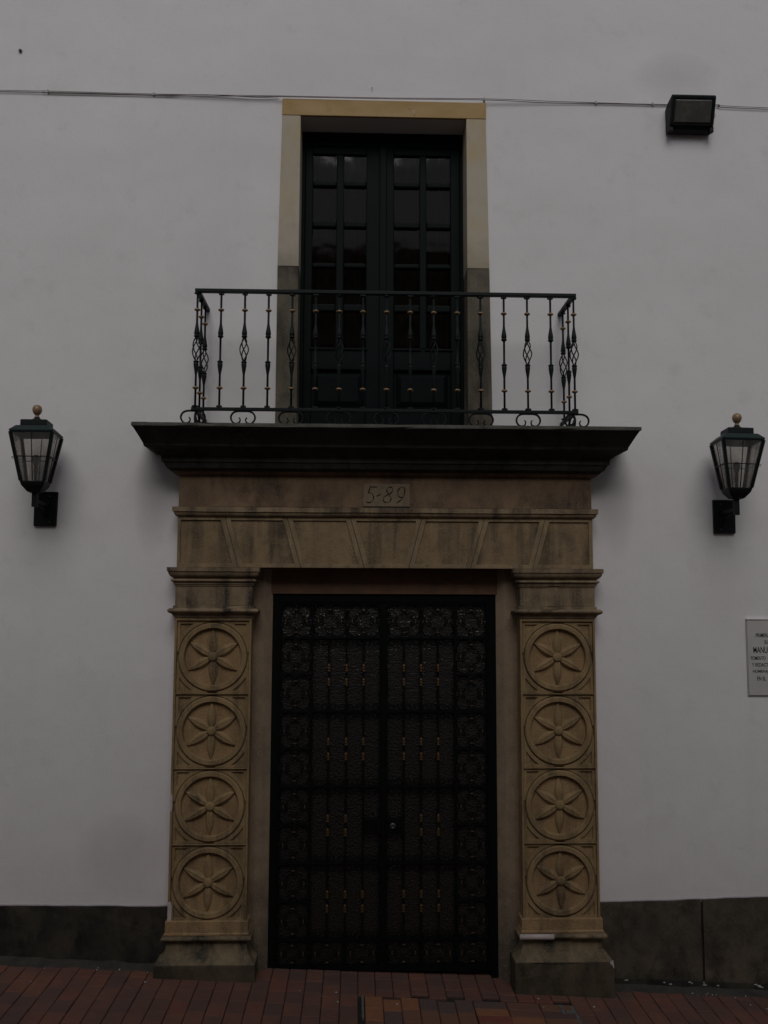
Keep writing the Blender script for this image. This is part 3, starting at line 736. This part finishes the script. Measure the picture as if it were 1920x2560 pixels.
for x, z, l, tl_ in ((.158, 5.838, .020, .0), (.190, 5.80, .040, .03)):
    bm = NB(); tube(bm, [(x, .1075, z+l/2), (x+.004, .1075, z-l/2)], [.0022, .0028], 5, .4); put('paint_drip', bm, CHALK, surr)

# ------------------------------------------------------------------ balcony door
bd = tag(empty('balcony_door', (-.02, .36, 3.45)), 'dark green glazed double door behind the balcony railing', 'door')
bm = NB(); box(bm, -.6213, -.597, .335, .40, 3.447, 5.767); box(bm, .546, .5688, .335, .40, 3.447, 5.767); box(bm, -.597, .546, .335, .40, 5.66, 5.767); box(bm, -.597, .546, .335, .40, 3.447, 3.50)
put('door_frame', bm, GREEN, bd, bevel=.004)
PR = [(5.391, 5.60), (5.085, 5.351), (4.770, 5.039), (4.460, 4.733), (4.133, 4.406)]
def door_leaf(x0, x1, cols, nm_open):
    bm = NB(); y0, y1 = .340, .385
    (a0, a1), (b0, b1) = cols
    zb, zt = 3.502, 5.658
    box(bm, x0, a0, y0, y1, zb, zt); box(bm, b1, x1, y0, y1, zb, zt)
    box(bm, a0, b1, y0+.0005, y1, 5.60, zt); box(bm, a0, b1, y0+.0005, y1, 3.975, 4.133); box(bm, a0, b1, y0+.0005, y1, zb, 3.69)
    L = put('door_leaf', bm, GREEN, bd, bevel=.006)
    bm = NB(); box(bm, a1, b0, y0+.001, y1-.005, 4.1332, 5.5998); put('glazing_bar', bm, GREEN, L, bevel=.006)
    for (c0, c1) in cols:
        for (p0, p1), (n0, n1) in zip(PR, PR[1:]):
            bm = NB(); box(bm, c0, c1, y0-.006, y1-.004, n1, p0); put('glazing_bar', bm, GREEN, L, bevel=.010)
        for z0, z1 in PR:
            bm = NB(); box(bm, c0, c1, .362, .366, z0-.004, z1+.004); put('pane', bm, PANE, L)
        bm = NB(); box(bm, c0-.012, c1+.012, y0-.010, y0+.0008, 4.118, 4.1345); put('sill_bead', bm, GREEN, L, bevel=.004)
    # raised and fielded lower panel
    bm = NB(); X0, X1, A, B = a0, b1, 3.69, 3.975
    def rg(i, y): return [(X0+i, y, A+i), (X1-i, y, A+i), (X1-i, y, B-i), (X0+i, y, B-i)]
    loft(bm, [rg(0, .384), rg(0, .372), rg(.02, .370), rg(.05, .350), rg(.053, .346)]); put('panel', bm, GREEN, L)
    return L
door_leaf(-.5965, -.024, ((-.539, -.365), (-.310, -.145)), 1)
door_leaf(-.022, .5455, ((.059, .248), (.298, .476)), 0)
bm = NB(); box(bm, -.048, .004, .322, .3395, 3.505, 5.655); put('meeting_stile', bm, GREEN, bd, bevel=.006)
# curtains
def curtain(x0, x1, label, seed):
    bm = NB(); n = 90; rr = random.Random(seed); ph = rr.random()*6
    def yy(u, z): return .46+.022*math.sin(u*70+ph+math.sin(u*13)*1.4)+.010*math.sin(u*31+z*.6)
    zs_ = [3.52, 4.2, 5.0, 5.7]
    v = [[bm.verts.new((x0+(x1-x0)*i/n, yy((i/n)*(x1-x0), z), z)) for z in zs_] for i in range(n+1)]
    for a, b in zip(v, v[1:]):
        for k in range(3): bm.faces.new((a[k], b[k], b[k+1], a[k+1])).smooth = True
    o = put('curtain', bm, CURT); md = o.modifiers.new('solid', 'SOLIDIFY'); md.thickness = .003
    tag(o, label, 'curtain', 'curtains behind the balcony door')
curtain(-.615, -.05, 'brown curtain hanging behind the left door leaf above the balcony', 1); curtain(-.01, .56, 'brown curtain hanging behind the right door leaf above the balcony', 5)

# ------------------------------------------------------------------ balcony railing
rail = tag(empty('balcony_railing', (-.012, -.27, 3.447)), 'black wrought iron balcony railing with basket balusters and brass knobs', 'railing')
RX0, STEP, RY, RZ0 = -1.2535, .15505, -.27, 3.5575
RX1 = RX0+16*STEP
bm = NB(); box(bm, RX0-.016, RX1+.016, RY-.018, RY+.018, 4.3225, 4.3465); put('top_rail', bm, IRON, rail, bevel=.004)
for x in (RX0, RX1):
    bm = NB(); box(bm, x-.016, x+.016, RY+.0182, WY+.002, 4.3225, 4.3463); put('top_rail', bm, IRON, rail, bevel=.004)
    bm = NB(); box(bm, x-.011, x+.011, RY+.0122, WY+.002, 3.5365, 3.5573); put('bottom_rail', bm, IRON, rail, bevel=.003)
bm = NB(); box(bm, RX0-.025, RX1+.02, RY-.012, RY+.012, 3.5365, 3.5575); put('bottom_rail', bm, IRON, rail, bevel=.003)
def bal(basket):
    bm = NB(); s = .0072
    box(bm, -.017, .017, -.013, .013, 0, .012); box(bm, -.017, .017, -.013, .013, .753, .765)
    lo = [(s, .012), (s, .215), (.0085, .226), (.012, .246), (.0165, .276), (.0172, .290), (.013, .295), (.0185, .298), (.0185, .305), (.010, .309)]
    hi = [(.010, .464), (.0185, .468), (.0185, .476), (.013, .480), (.0178, .485), (.0172, .500), (.013, .525), (.0085, .552), (s, .565), (s, .753)]
    if basket:
        lathe(bm, lo); lathe(bm, hi)
        for k in range(4):
            pts = []
            for i in range(17):
                u = i/16; a = math.pi/2*k+u*math.pi*.95; r_ = .005+.0225*math.sin(math.pi*u)**.9
                pts.append((r_*math.cos(a), r_*math.sin(a), .305+.163*u))
            tube(bm, pts, .0043, 5)
    else: lathe(bm, lo[:-1]+[(.012, .309), (s, .315), (s, .458), (.012, .464)]+hi[1:])
    return to_mesh('baluster', bm, IRON)
ME_BP, ME_BB = bal(False), bal(True)
bm = NB(); lathe(bm, [(.0078, -.008), (.014, -.0075), (.0195, -.003), (.0205, .001), (.0185, .004), (.012, .0085), (.0078, .009)], n=14); ME_KN = to_mesh('knob', bm, COPPER)
q = [(-.026, .046), (-.018, .034), (-.022, .016), (-.040, .007), (-.060, .011), (-.075, .030), (-.077, .054), (-.063, .077), (-.036, .0875), (0, .088)]
bm = NB(); path = smooth_path([(a, 0, b) for a, b in q]+[(-a, 0, b) for a, b in q[-2::-1]], 4); n = len(path)
tube(bm, path, [.0045+.0025*math.sin(math.pi*i/(n-1)) for i in range(n)], 6, 1.3); ME_FT = to_mesh('scroll_foot', bm, IRON)
spots = [(RX0+STEP*i, RY, i % 2 == 0) for i in range(17)]
for x in (RX0, RX1): spots += [(x, RY+.155, False), (x, RY+.31, True)]
for x, y, bk in spots:
    b = put('baluster', ME_BB if bk else ME_BP, None, rail, (x, y, RZ0), (0, 0, R(rnd.uniform(0, 90)) if bk else 0))
    for z in (.649, .129): put('knob', ME_KN, None, b, (x, y, RZ0+z))
for i in range(0, 17, 2): put('scroll_foot', ME_FT, None, rail, (RX0+STEP*i-(.012 if i == 0 else 0)+(.01 if i == 16 else 0), RY, 3.4465))
for x in (RX0, RX1): put('scroll_foot', ME_FT, None, rail, (x, RY+.09, 3.4465), (0, 0, R(90)))

# ------------------------------------------------------------------ wall lanterns
def lantern(root_x, root_z, sx, lift, rollz, label, yawz, cx):
    t_ = empty('wall_lantern', (0, 0, 0)); tag(t_, label, 'lantern', 'lanterns either side of the portal')
    cy = -.27; dz = lift
    bm = NB(); hexa(bm, [(-.077, -.022, -.117), (.074, -.022, -.117), (.078, -.022, .117), (-.078, -.022, .117)], [(-.077, .004, -.117), (.074, .004, -.117), (.078, .004, .117), (-.078, .004, .117)])
    put('wall_plate', bm, LAMP_M, t_, bevel=.004)
    for zz in (.085, -.09):
        bm = NB(); lathe(bm, [(.006, 0), (.006, .004), (.003, .006)], (.03*sx, -.022, zz), 8, axis='y'); put('screw', bm, STEEL, t_)
    bm = NB(); box(bm, cx-.012, cx+.012, cy+.014, -.0222, .012, .036); tube(bm, [(cx*.5, -.02, -.05), (cx*.7, -.09, -.015), (cx, cy+.03, .022)], .007, 6); put('arm', bm, LAMP_M, t_)
    bm = NB(); box(bm, cx-.017, cx+.017, cy-.017, cy+.017, -.012, .088+dz); put('stem', bm, LAMP_M, t_, bevel=.002)
    H = empty('lantern_head', (0, 0, 0)); bpy.data.objects.remove(H)
    Zr, Zb = .472+dz, .146+dz; a, b = .134, .073
    def sqr(h, z, c=(cx, cy)): return [(c[0]-h, c[1]-h, z), (c[0]+h, c[1]-h, z), (c[0]+h, c[1]+h, z), (c[0]-h, c[1]+h, z)]
    Mh = Matrix.Translation((cx, cy, 0)) @ Matrix.Rotation(R(yawz), 4, 'Z') @ Matrix.Rotation(R(rollz), 4, 'Y') @ Matrix.Translation((-cx, -cy, 0))
    def fin(bm): bmesh.ops.transform(bm, matrix=Mh, verts=bm.verts[:]); return bm
    bm = NB(); loft(bm, [sqr(.034, .082+dz), sqr(.040, .084+dz), sqr(.070, .122+dz), sqr(b+.004, Zb-.004), sqr(b+.004, Zb+.004), sqr(b-.006, Zb+.004)]); put('cup', fin(bm), LAMP_M, t_)
    bm = NB()
    for k in range(4):
        ux, uy = ((-1, -1), (1, -1), (1, 1), (-1, 1))[k]
        w_ = .0105
        hexa(bm, [(cx+ux*b+i, cy+uy*b+j, Zb+.0042) for i, j in ((-w_, -w_), (w_, -w_), (w_, w_), (-w_, w_))], [(cx+ux*a*.97+i, cy+uy*a*.97+j, Zr-.012) for i, j in ((-w_, -w_), (w_, -w_), (w_, w_), (-w_, w_))])
    body = put('frame', fin(bm), LAMP_M, t_)
    bm = NB()
    def frame_rect(h0, z0, h1, z1):
        loft(bm, [sqr(h0, z0), sqr(h1, z1)], False); 
    loft(bm, [sqr(a-.014, Zr-.014), sqr(a-.002, Zr-.014), sqr(a+.004, Zr-.002), sqr(a+.004, Zr+.003), sqr(.104, Zr+.036), sqr(.084, Zr+.040)]); put('roof', fin(bm), LAMP_G, t_)
    bm = NB(); loft(bm, [sqr(.084, Zr+.0402), sqr(.083, Zr+.078), sqr(.060, Zr+.084)]); put('vent_cap', fin(bm), LAMP_M, t_, bevel=.002)
    bm = NB(); lathe(bm, [(.020, 0), (.029, .004), (.030, .012), (.020, .018), (.016, .026)], (cx, cy, Zr+.082), 14); put('finial_base', fin(bm), LAMP_M, t_)
    bm = NB(); lathe(bm, [(.018, .0), (.013, .008), (.0125, .016), (.018, .021), (.0255, .030), (.0305, .045), (.0315, .054), (.0285, .068), (.020, .079), (.008, .0845), (.002, .085)], (cx, cy, Zr+.106), 16); put('finial', fin(bm), FIN_G, t_)
    # panes, one per side
    for k in range(4):
        d = ((0, -1), (1, 0), (0, 1), (-1, 0))[k]; tx = (-d[1], d[0])
        def pt(h, z, s_, o_=0): return (cx+d[0]*(h+o_)+tx[0]*(h-.006)*s_, cy+d[1]*(h+o_)+tx[1]*(h-.006)*s_, z)
        bm = NB(); A = [pt(b, Zb+.005, -1), pt(b, Zb+.005, 1), pt(a*.96, Zr-.016, 1), pt(a*.96, Zr-.016, -1)]
        B = [(x-d[0]*.003, y-d[1]*.003, z) for x, y, z in A]; hexa(bm, A, B); put('glass_pane', fin(bm), LAMPGL, t_)
        bm = NB(); hm = (a*.96+b)/2+.004
        tube(bm, [pt(b, Zb+.006, 0, .005), pt(a*.96, Zr-.016, 0, .005)], .0032, 5)
        zz = (Zb+Zr)/2-.004
        tube(bm, [(cx+d[0]*(hm+.004)+tx[0]*hm*1.06*s_, cy+d[1]*(hm+.004)+tx[1]*hm*1.06*s_, zz) for s_ in (-1, 1)], .0034, 5)
        put('guard_wire', fin(bm), LAMP_M, t_)
    for k, ux in enumerate((-1, 1)):
        bm = NB(); hm = (a*.96+b)/2+.004; X_, Y_, Z_ = cx+ux*(hm+.004), cy-hm, (Zb+Zr)/2-.004
        tube(bm, [(X_, Y_, Z_), (X_+ux*.014, Y_-.004, Z_-.004), (X_+ux*.010, Y_, Z_-.014), (X_-ux*.004, Y_+.004, Z_-.010)], .0024, 5); put('wire_hook', fin(bm), LAMP_M, t_)
    bm = NB(); X_, Y_, Z_ = cx-sx*(a*.80), cy-a*.78, Zb+.225
    tube(bm, smooth_path([(X_, Y_, Z_), (X_-sx*.010, Y_, Z_+.006), (X_-sx*.020, Y_, Z_), (X_-sx*.016, Y_, Z_-.010), (X_-sx*.010, Y_, Z_-.006)], 3), .003, 5); put('latch', fin(bm), LAMP_M, t_)
    bm = NB(); lathe(bm, [(.006, .0), (.014, .012), (.022, .034), (.025, .052), (.022, .068), (.013, .078), (.002, .081)], (cx, cy, Zb+.105), 14); put('bulb', fin(bm), BULB, t_)
    bm = NB(); lathe(bm, [(.009, -.004), (.009, .05), (.013, .052), (.013, .1048)], (cx, cy, Zb), 10); put('bulb_socket', fin(bm), SOCK, t_)
    t_.location = (root_x, WY, root_z)
lantern(-2.316, 2.927, 1, 0.0, -.8, 'black lantern with brass ball on the wall left of the portal', 5, .016)
lantern(2.356, 2.904, -1, .014, 2.2, 'black lantern with brass ball on the wall right of the portal, above the plaque', -5, -.024)

# ------------------------------------------------------------------ flood lamp
fl = tag(empty('flood_lamp', (2.18, .13, 5.78)), 'black wall floodlight on the cable line, high right of the window', 'floodlight')
prof = [(.132, 5.872), (.085, 5.895), (-.02, 5.911), (-.024, 5.900), (.044, 5.712), (.060, 5.690), (.095, 5.676), (.132, 5.690)]
FX0, FX1 = 2.022, 2.340
bm = NB()
# shell: ends + back with an open front that the lens fills
front = [(-.024, 5.900), (.044, 5.712)]
hexa(bm, [(FX0, y, z) for y, z in prof], [(FX1, y, z) for y, z in prof])
put('housing', bm, LAMP_M, fl, bevel=.006)
def fpt(x, u, o): 
    y = -.024+(.068)*u-o*.94; z = 5.900-.188*u-o*.34; return (x, y, z)
bm = NB(); loft(bm, [[fpt(FX0+i, u0, o), fpt(FX1-i, u0, o), fpt(FX1-i, u1, o), fpt(FX0+i, u1, o)] for i, u0, u1, o in ((.024, .11, .93, -.001), (.026, .12, .92, .004), (.034, .17, .88, .009))])
put('lens', bm, LENS, fl, bevel=.003)
bm = NB()
for x0, x1, u0, u1 in ((FX0+.004, FX0+.022, .03, .97), (FX1-.022, FX1-.004, .03, .97), (FX0+.022, FX1-.022, .03, .10), (FX0+.022, FX1-.022, .94, .99)):
    hexa(bm, [fpt(x0, u0, -.002), fpt(x1, u0, -.002), fpt(x1, u1, -.002), fpt(x0, u1, -.002)], [fpt(x0, u0, .011), fpt(x1, u0, .011), fpt(x1, u1, .011), fpt(x0, u1, .011)])
put('bezel', bm, LAMP_M, fl)
for x in (FX0+.012, FX1-.012):
    bm = NB(); box(bm, x-.014, x+.014, .045, .075, 5.672, 5.712); put('hinge_lug', bm, LAMP_M, fl, bevel=.003)
bm = NB(); tube(bm, smooth_path([(FX1, .06, 5.80), (FX1+.014, .05, 5.806), (FX1+.017, .05, 5.79), (FX1+.008, .06, 5.772)], 3), .0018, 5); put('retaining_wire', bm, LAMP_M, fl)

# ------------------------------------------------------------------ cables and small wall bits
cab = tag(empty('wall_cable', (0, .122, 5.91)), 'thin twin cable running across the wall above the window to the floodlight', 'cable')
base = [(-6, 5.912), (-2.755, 5.910), (-2.418, 5.9125), (-1.669, 5.911), (-.771, 5.904), (0, 5.906), (.713, 5.913), (1.2, 5.914), (1.515, 5.916), (2.042, 5.914), (2.396, 5.915), (2.779, 5.902), (6, 5.86)]
for dz, dy, sd_, r_ in ((.004, 0, 1, .0022), (-.007, -.003, 2, .0026)):
    rr = random.Random(sd_); bm = NB()
    pts = smooth_path([(x, .122+dy-(.018 if -.8 < x < .75 else 0), z+dz+rr.uniform(-.004, .004)) for x, z in base], 8)
    tube(bm, pts, r_, 5); put('strand', bm, WIRE, cab)
bm = NB(); rr = random.Random(9)
tube(bm, smooth_path([(x, .119, 5.909+rr.uniform(-.007, .007)) for x in (-2.42, -2.1, -1.67, -1.3, -.95, -.78)], 6), .0026, 5); put('strand', bm, WIRE, cab)
for x, z in ((-2.418, 5.9125), (-1.669, 5.911), (.70, 5.914), (1.515, 5.916), (1.93, 5.915)):
    bm = NB(); box(bm, x-.006, x+.006, .112 if x != .70 else .098, .131, z-.010, z+.012); put('cable_clip', bm, CHALK, cab, bevel=.002)
anc = tag(empty('wall_anchor', (-2.626, .13, 6.218)), 'small rusty screw hook high on the wall above the cable, far left', 'hook')
bm = NB(); lathe(bm, [(.004, -.004), (.004, .010), (.010, .011), (.010, .015), (.003, .018)], (-2.626, .13, 6.218), 8, axis='y'); put('screw', bm, STEEL, anc)
bm = NB()
for k in range(3):
    a_ = R(60*k+15); tube(bm, [(-2.626+.014*math.cos(a_)*s_, .124, 6.218+.014*math.sin(a_)*s_) for s_ in (-1, 1)], .0026, 5)
put('star_washer', bm, STEEL, anc)
nail = tag(empty('wall_nail', (-.111, .13, 5.991)), 'tiny nail in the wall just above the window lintel', 'nail')
bm = NB(); lathe(bm, [(.002, -.002), (.002, .014), (.0045, .015), (.004, .018)], (-.111, .13, 5.991), 8, axis='y'); put('shank', bm, STEEL, nail)

# ------------------------------------------------------------------ plaque
plq = tag(empty('memorial_plaque', (2.80, .13, 1.68)), 'pale marble plaque with black capital lettering at the right edge of the wall', 'plaque')
bm = NB(); box(bm, 2.490, 3.12, .118, .1305, 1.679, 2.193); put('slab', bm, MARBLE, plq, bevel=.002)
bm = NB(); box(bm, 2.486, 3.124, .112, .1302, 2.1935, 2.200); put('plaster_edge', bm, PLASTER, plq)
bm = NB(); box(bm, 2.486, 3.124, .124, .1303, 1.671, 1.6785); put('plaster_edge', bm, LAP, plq)
bm = NB(); box(bm, 2.4835, 2.4895, .122, .1302, 1.679, 2.193); put('plaster_edge', bm, LAP, plq)
def text(s, x, z0, z1, width):
    cu = bpy.data.curves.new('lettering', 'FONT'); cu.body = s; cu.size = 1; cu.extrude = .02; cu.offset = .008
    to = bpy.data.objects.new('tmp', cu); COL.objects.link(to)
    me = bpy.data.meshes.new_from_object(to); bpy.data.objects.remove(to)
    x_ = [v.co.x for v in me.vertices]; y_ = [v.co.y for v in me.vertices]
    sx, sz = width/(max(x_)-min(x_)), (z1-z0)/(max(y_)-min(y_)); mx, my = min(x_), min(y_)
    for v in me.vertices: v.co = Vector(((v.co.x-mx)*sx, -v.co.z*.03, (v.co.y-my)*sz))
    me.name = 'lettering'; me.materials.clear(); me.materials.append(INK)
    put('lettering', me, None, plq, (x, .1175, z0))
for s, x, z0, z1, wd in (('PRIMERA', 2.548, 2.073, 2.099, .098), ('SU', 2.607, 2.027, 2.053, .026), ('MANUE', 2.528, 1.965, 2.007, .116), ('FOMENTO', 2.509, 1.918, 1.943, .102), ('Y REDACT', 2.515, 1.873, 1.898, .112), ('HOMENAJE', 2.520, 1.826, 1.851, .120), ('EN EL', 2.548, 1.779, 1.805, .061)):
    text(s, x, z0, z1, wd)

# ------------------------------------------------------------------ litter: paint flakes along the foot of the wall
bm = NB(); rr = random.Random(21)
def flake(x, y, s):
    z = g(x)+.003; a = rr.random()*6; n = rr.choice((4, 5)); 
    hexa(bm, [(x+s*math.cos(a+6.283*k/n)*rr.uniform(.6, 1.2), y+s*math.sin(a+6.283*k/n)*rr.uniform(.5, 1), z) for k in range(n)], [(x+s*.8*math.cos(a+6.283*k/n), y+s*.8*math.sin(a+6.283*k/n), z+.004) for k in range(n)])
for i in range(34):
    x = rr.choice((rr.uniform(1.55, 2.7), rr.uniform(-2.6, -1.5))) if i < 27 else rr.uniform(-1.4, 1.4)
    flake(x, rr.uniform(.0, .09) if i < 23 else rr.uniform(-.3, -.09), rr.uniform(.003, .009))
for i in range(12):
    x = rr.uniform(1.55, 2.7); y = .098; z = g(x)+rr.uniform(.03, .055); s = rr.uniform(.004, .014)
    hexa(bm, [(x-s, y, z), (x+s, y, z-.002), (x+s*.8, y, z+.005), (x-s*.7, y, z+.004)], [(x-s, y+.004, z), (x+s, y+.004, z-.002), (x+s*.8, y+.004, z+.005), (x-s*.7, y+.004, z+.004)])
fk = kind(put('paint_flakes', bm, CHALK), 'stuff')

# ------------------------------------------------------------------ house across the street (seen only as a reflection, shades the street)
opp = tag(empty('opposite_house', (0, -10.4, -1)), 'cream house with tiled roof across the street, mirrored in the window panes', 'house')
bm = NB(); box(bm, -22, 22, -18, -10.4, -3, 8.8); put('wall', bm, OPP, opp)
bm = NB(); box(bm, -22, 22, -10.398, -10.36, -3, 1.75); put('added_band', bm, ADDED_BAND, opp)  # unseen pale band, added to brighten the reflection in the gate glass
bm = NB(); hexa(bm, [(-23, -9.7, 8.75), (23, -9.7, 8.75), (23, -18, 11.0), (-23, -18, 11.0)], [(-23, -9.7, 8.92), (23, -9.7, 8.92), (23, -18, 11.2), (-23, -18, 11.2)]); put('roof', bm, ROOFT, opp)
for i in range(-4, 5):
    x = i*3.1+.6
    bm = NB(); box(bm, x-.55, x+.55, -10.42, -10.3, 3.0, 4.9); f_ = put('window', bm, GREEN, opp, bevel=.01)
    bm = NB(); box(bm, x-.45, x+.45, -10.299, -10.29, 3.1, 4.8); put('pane', bm, HAMMER, f_)
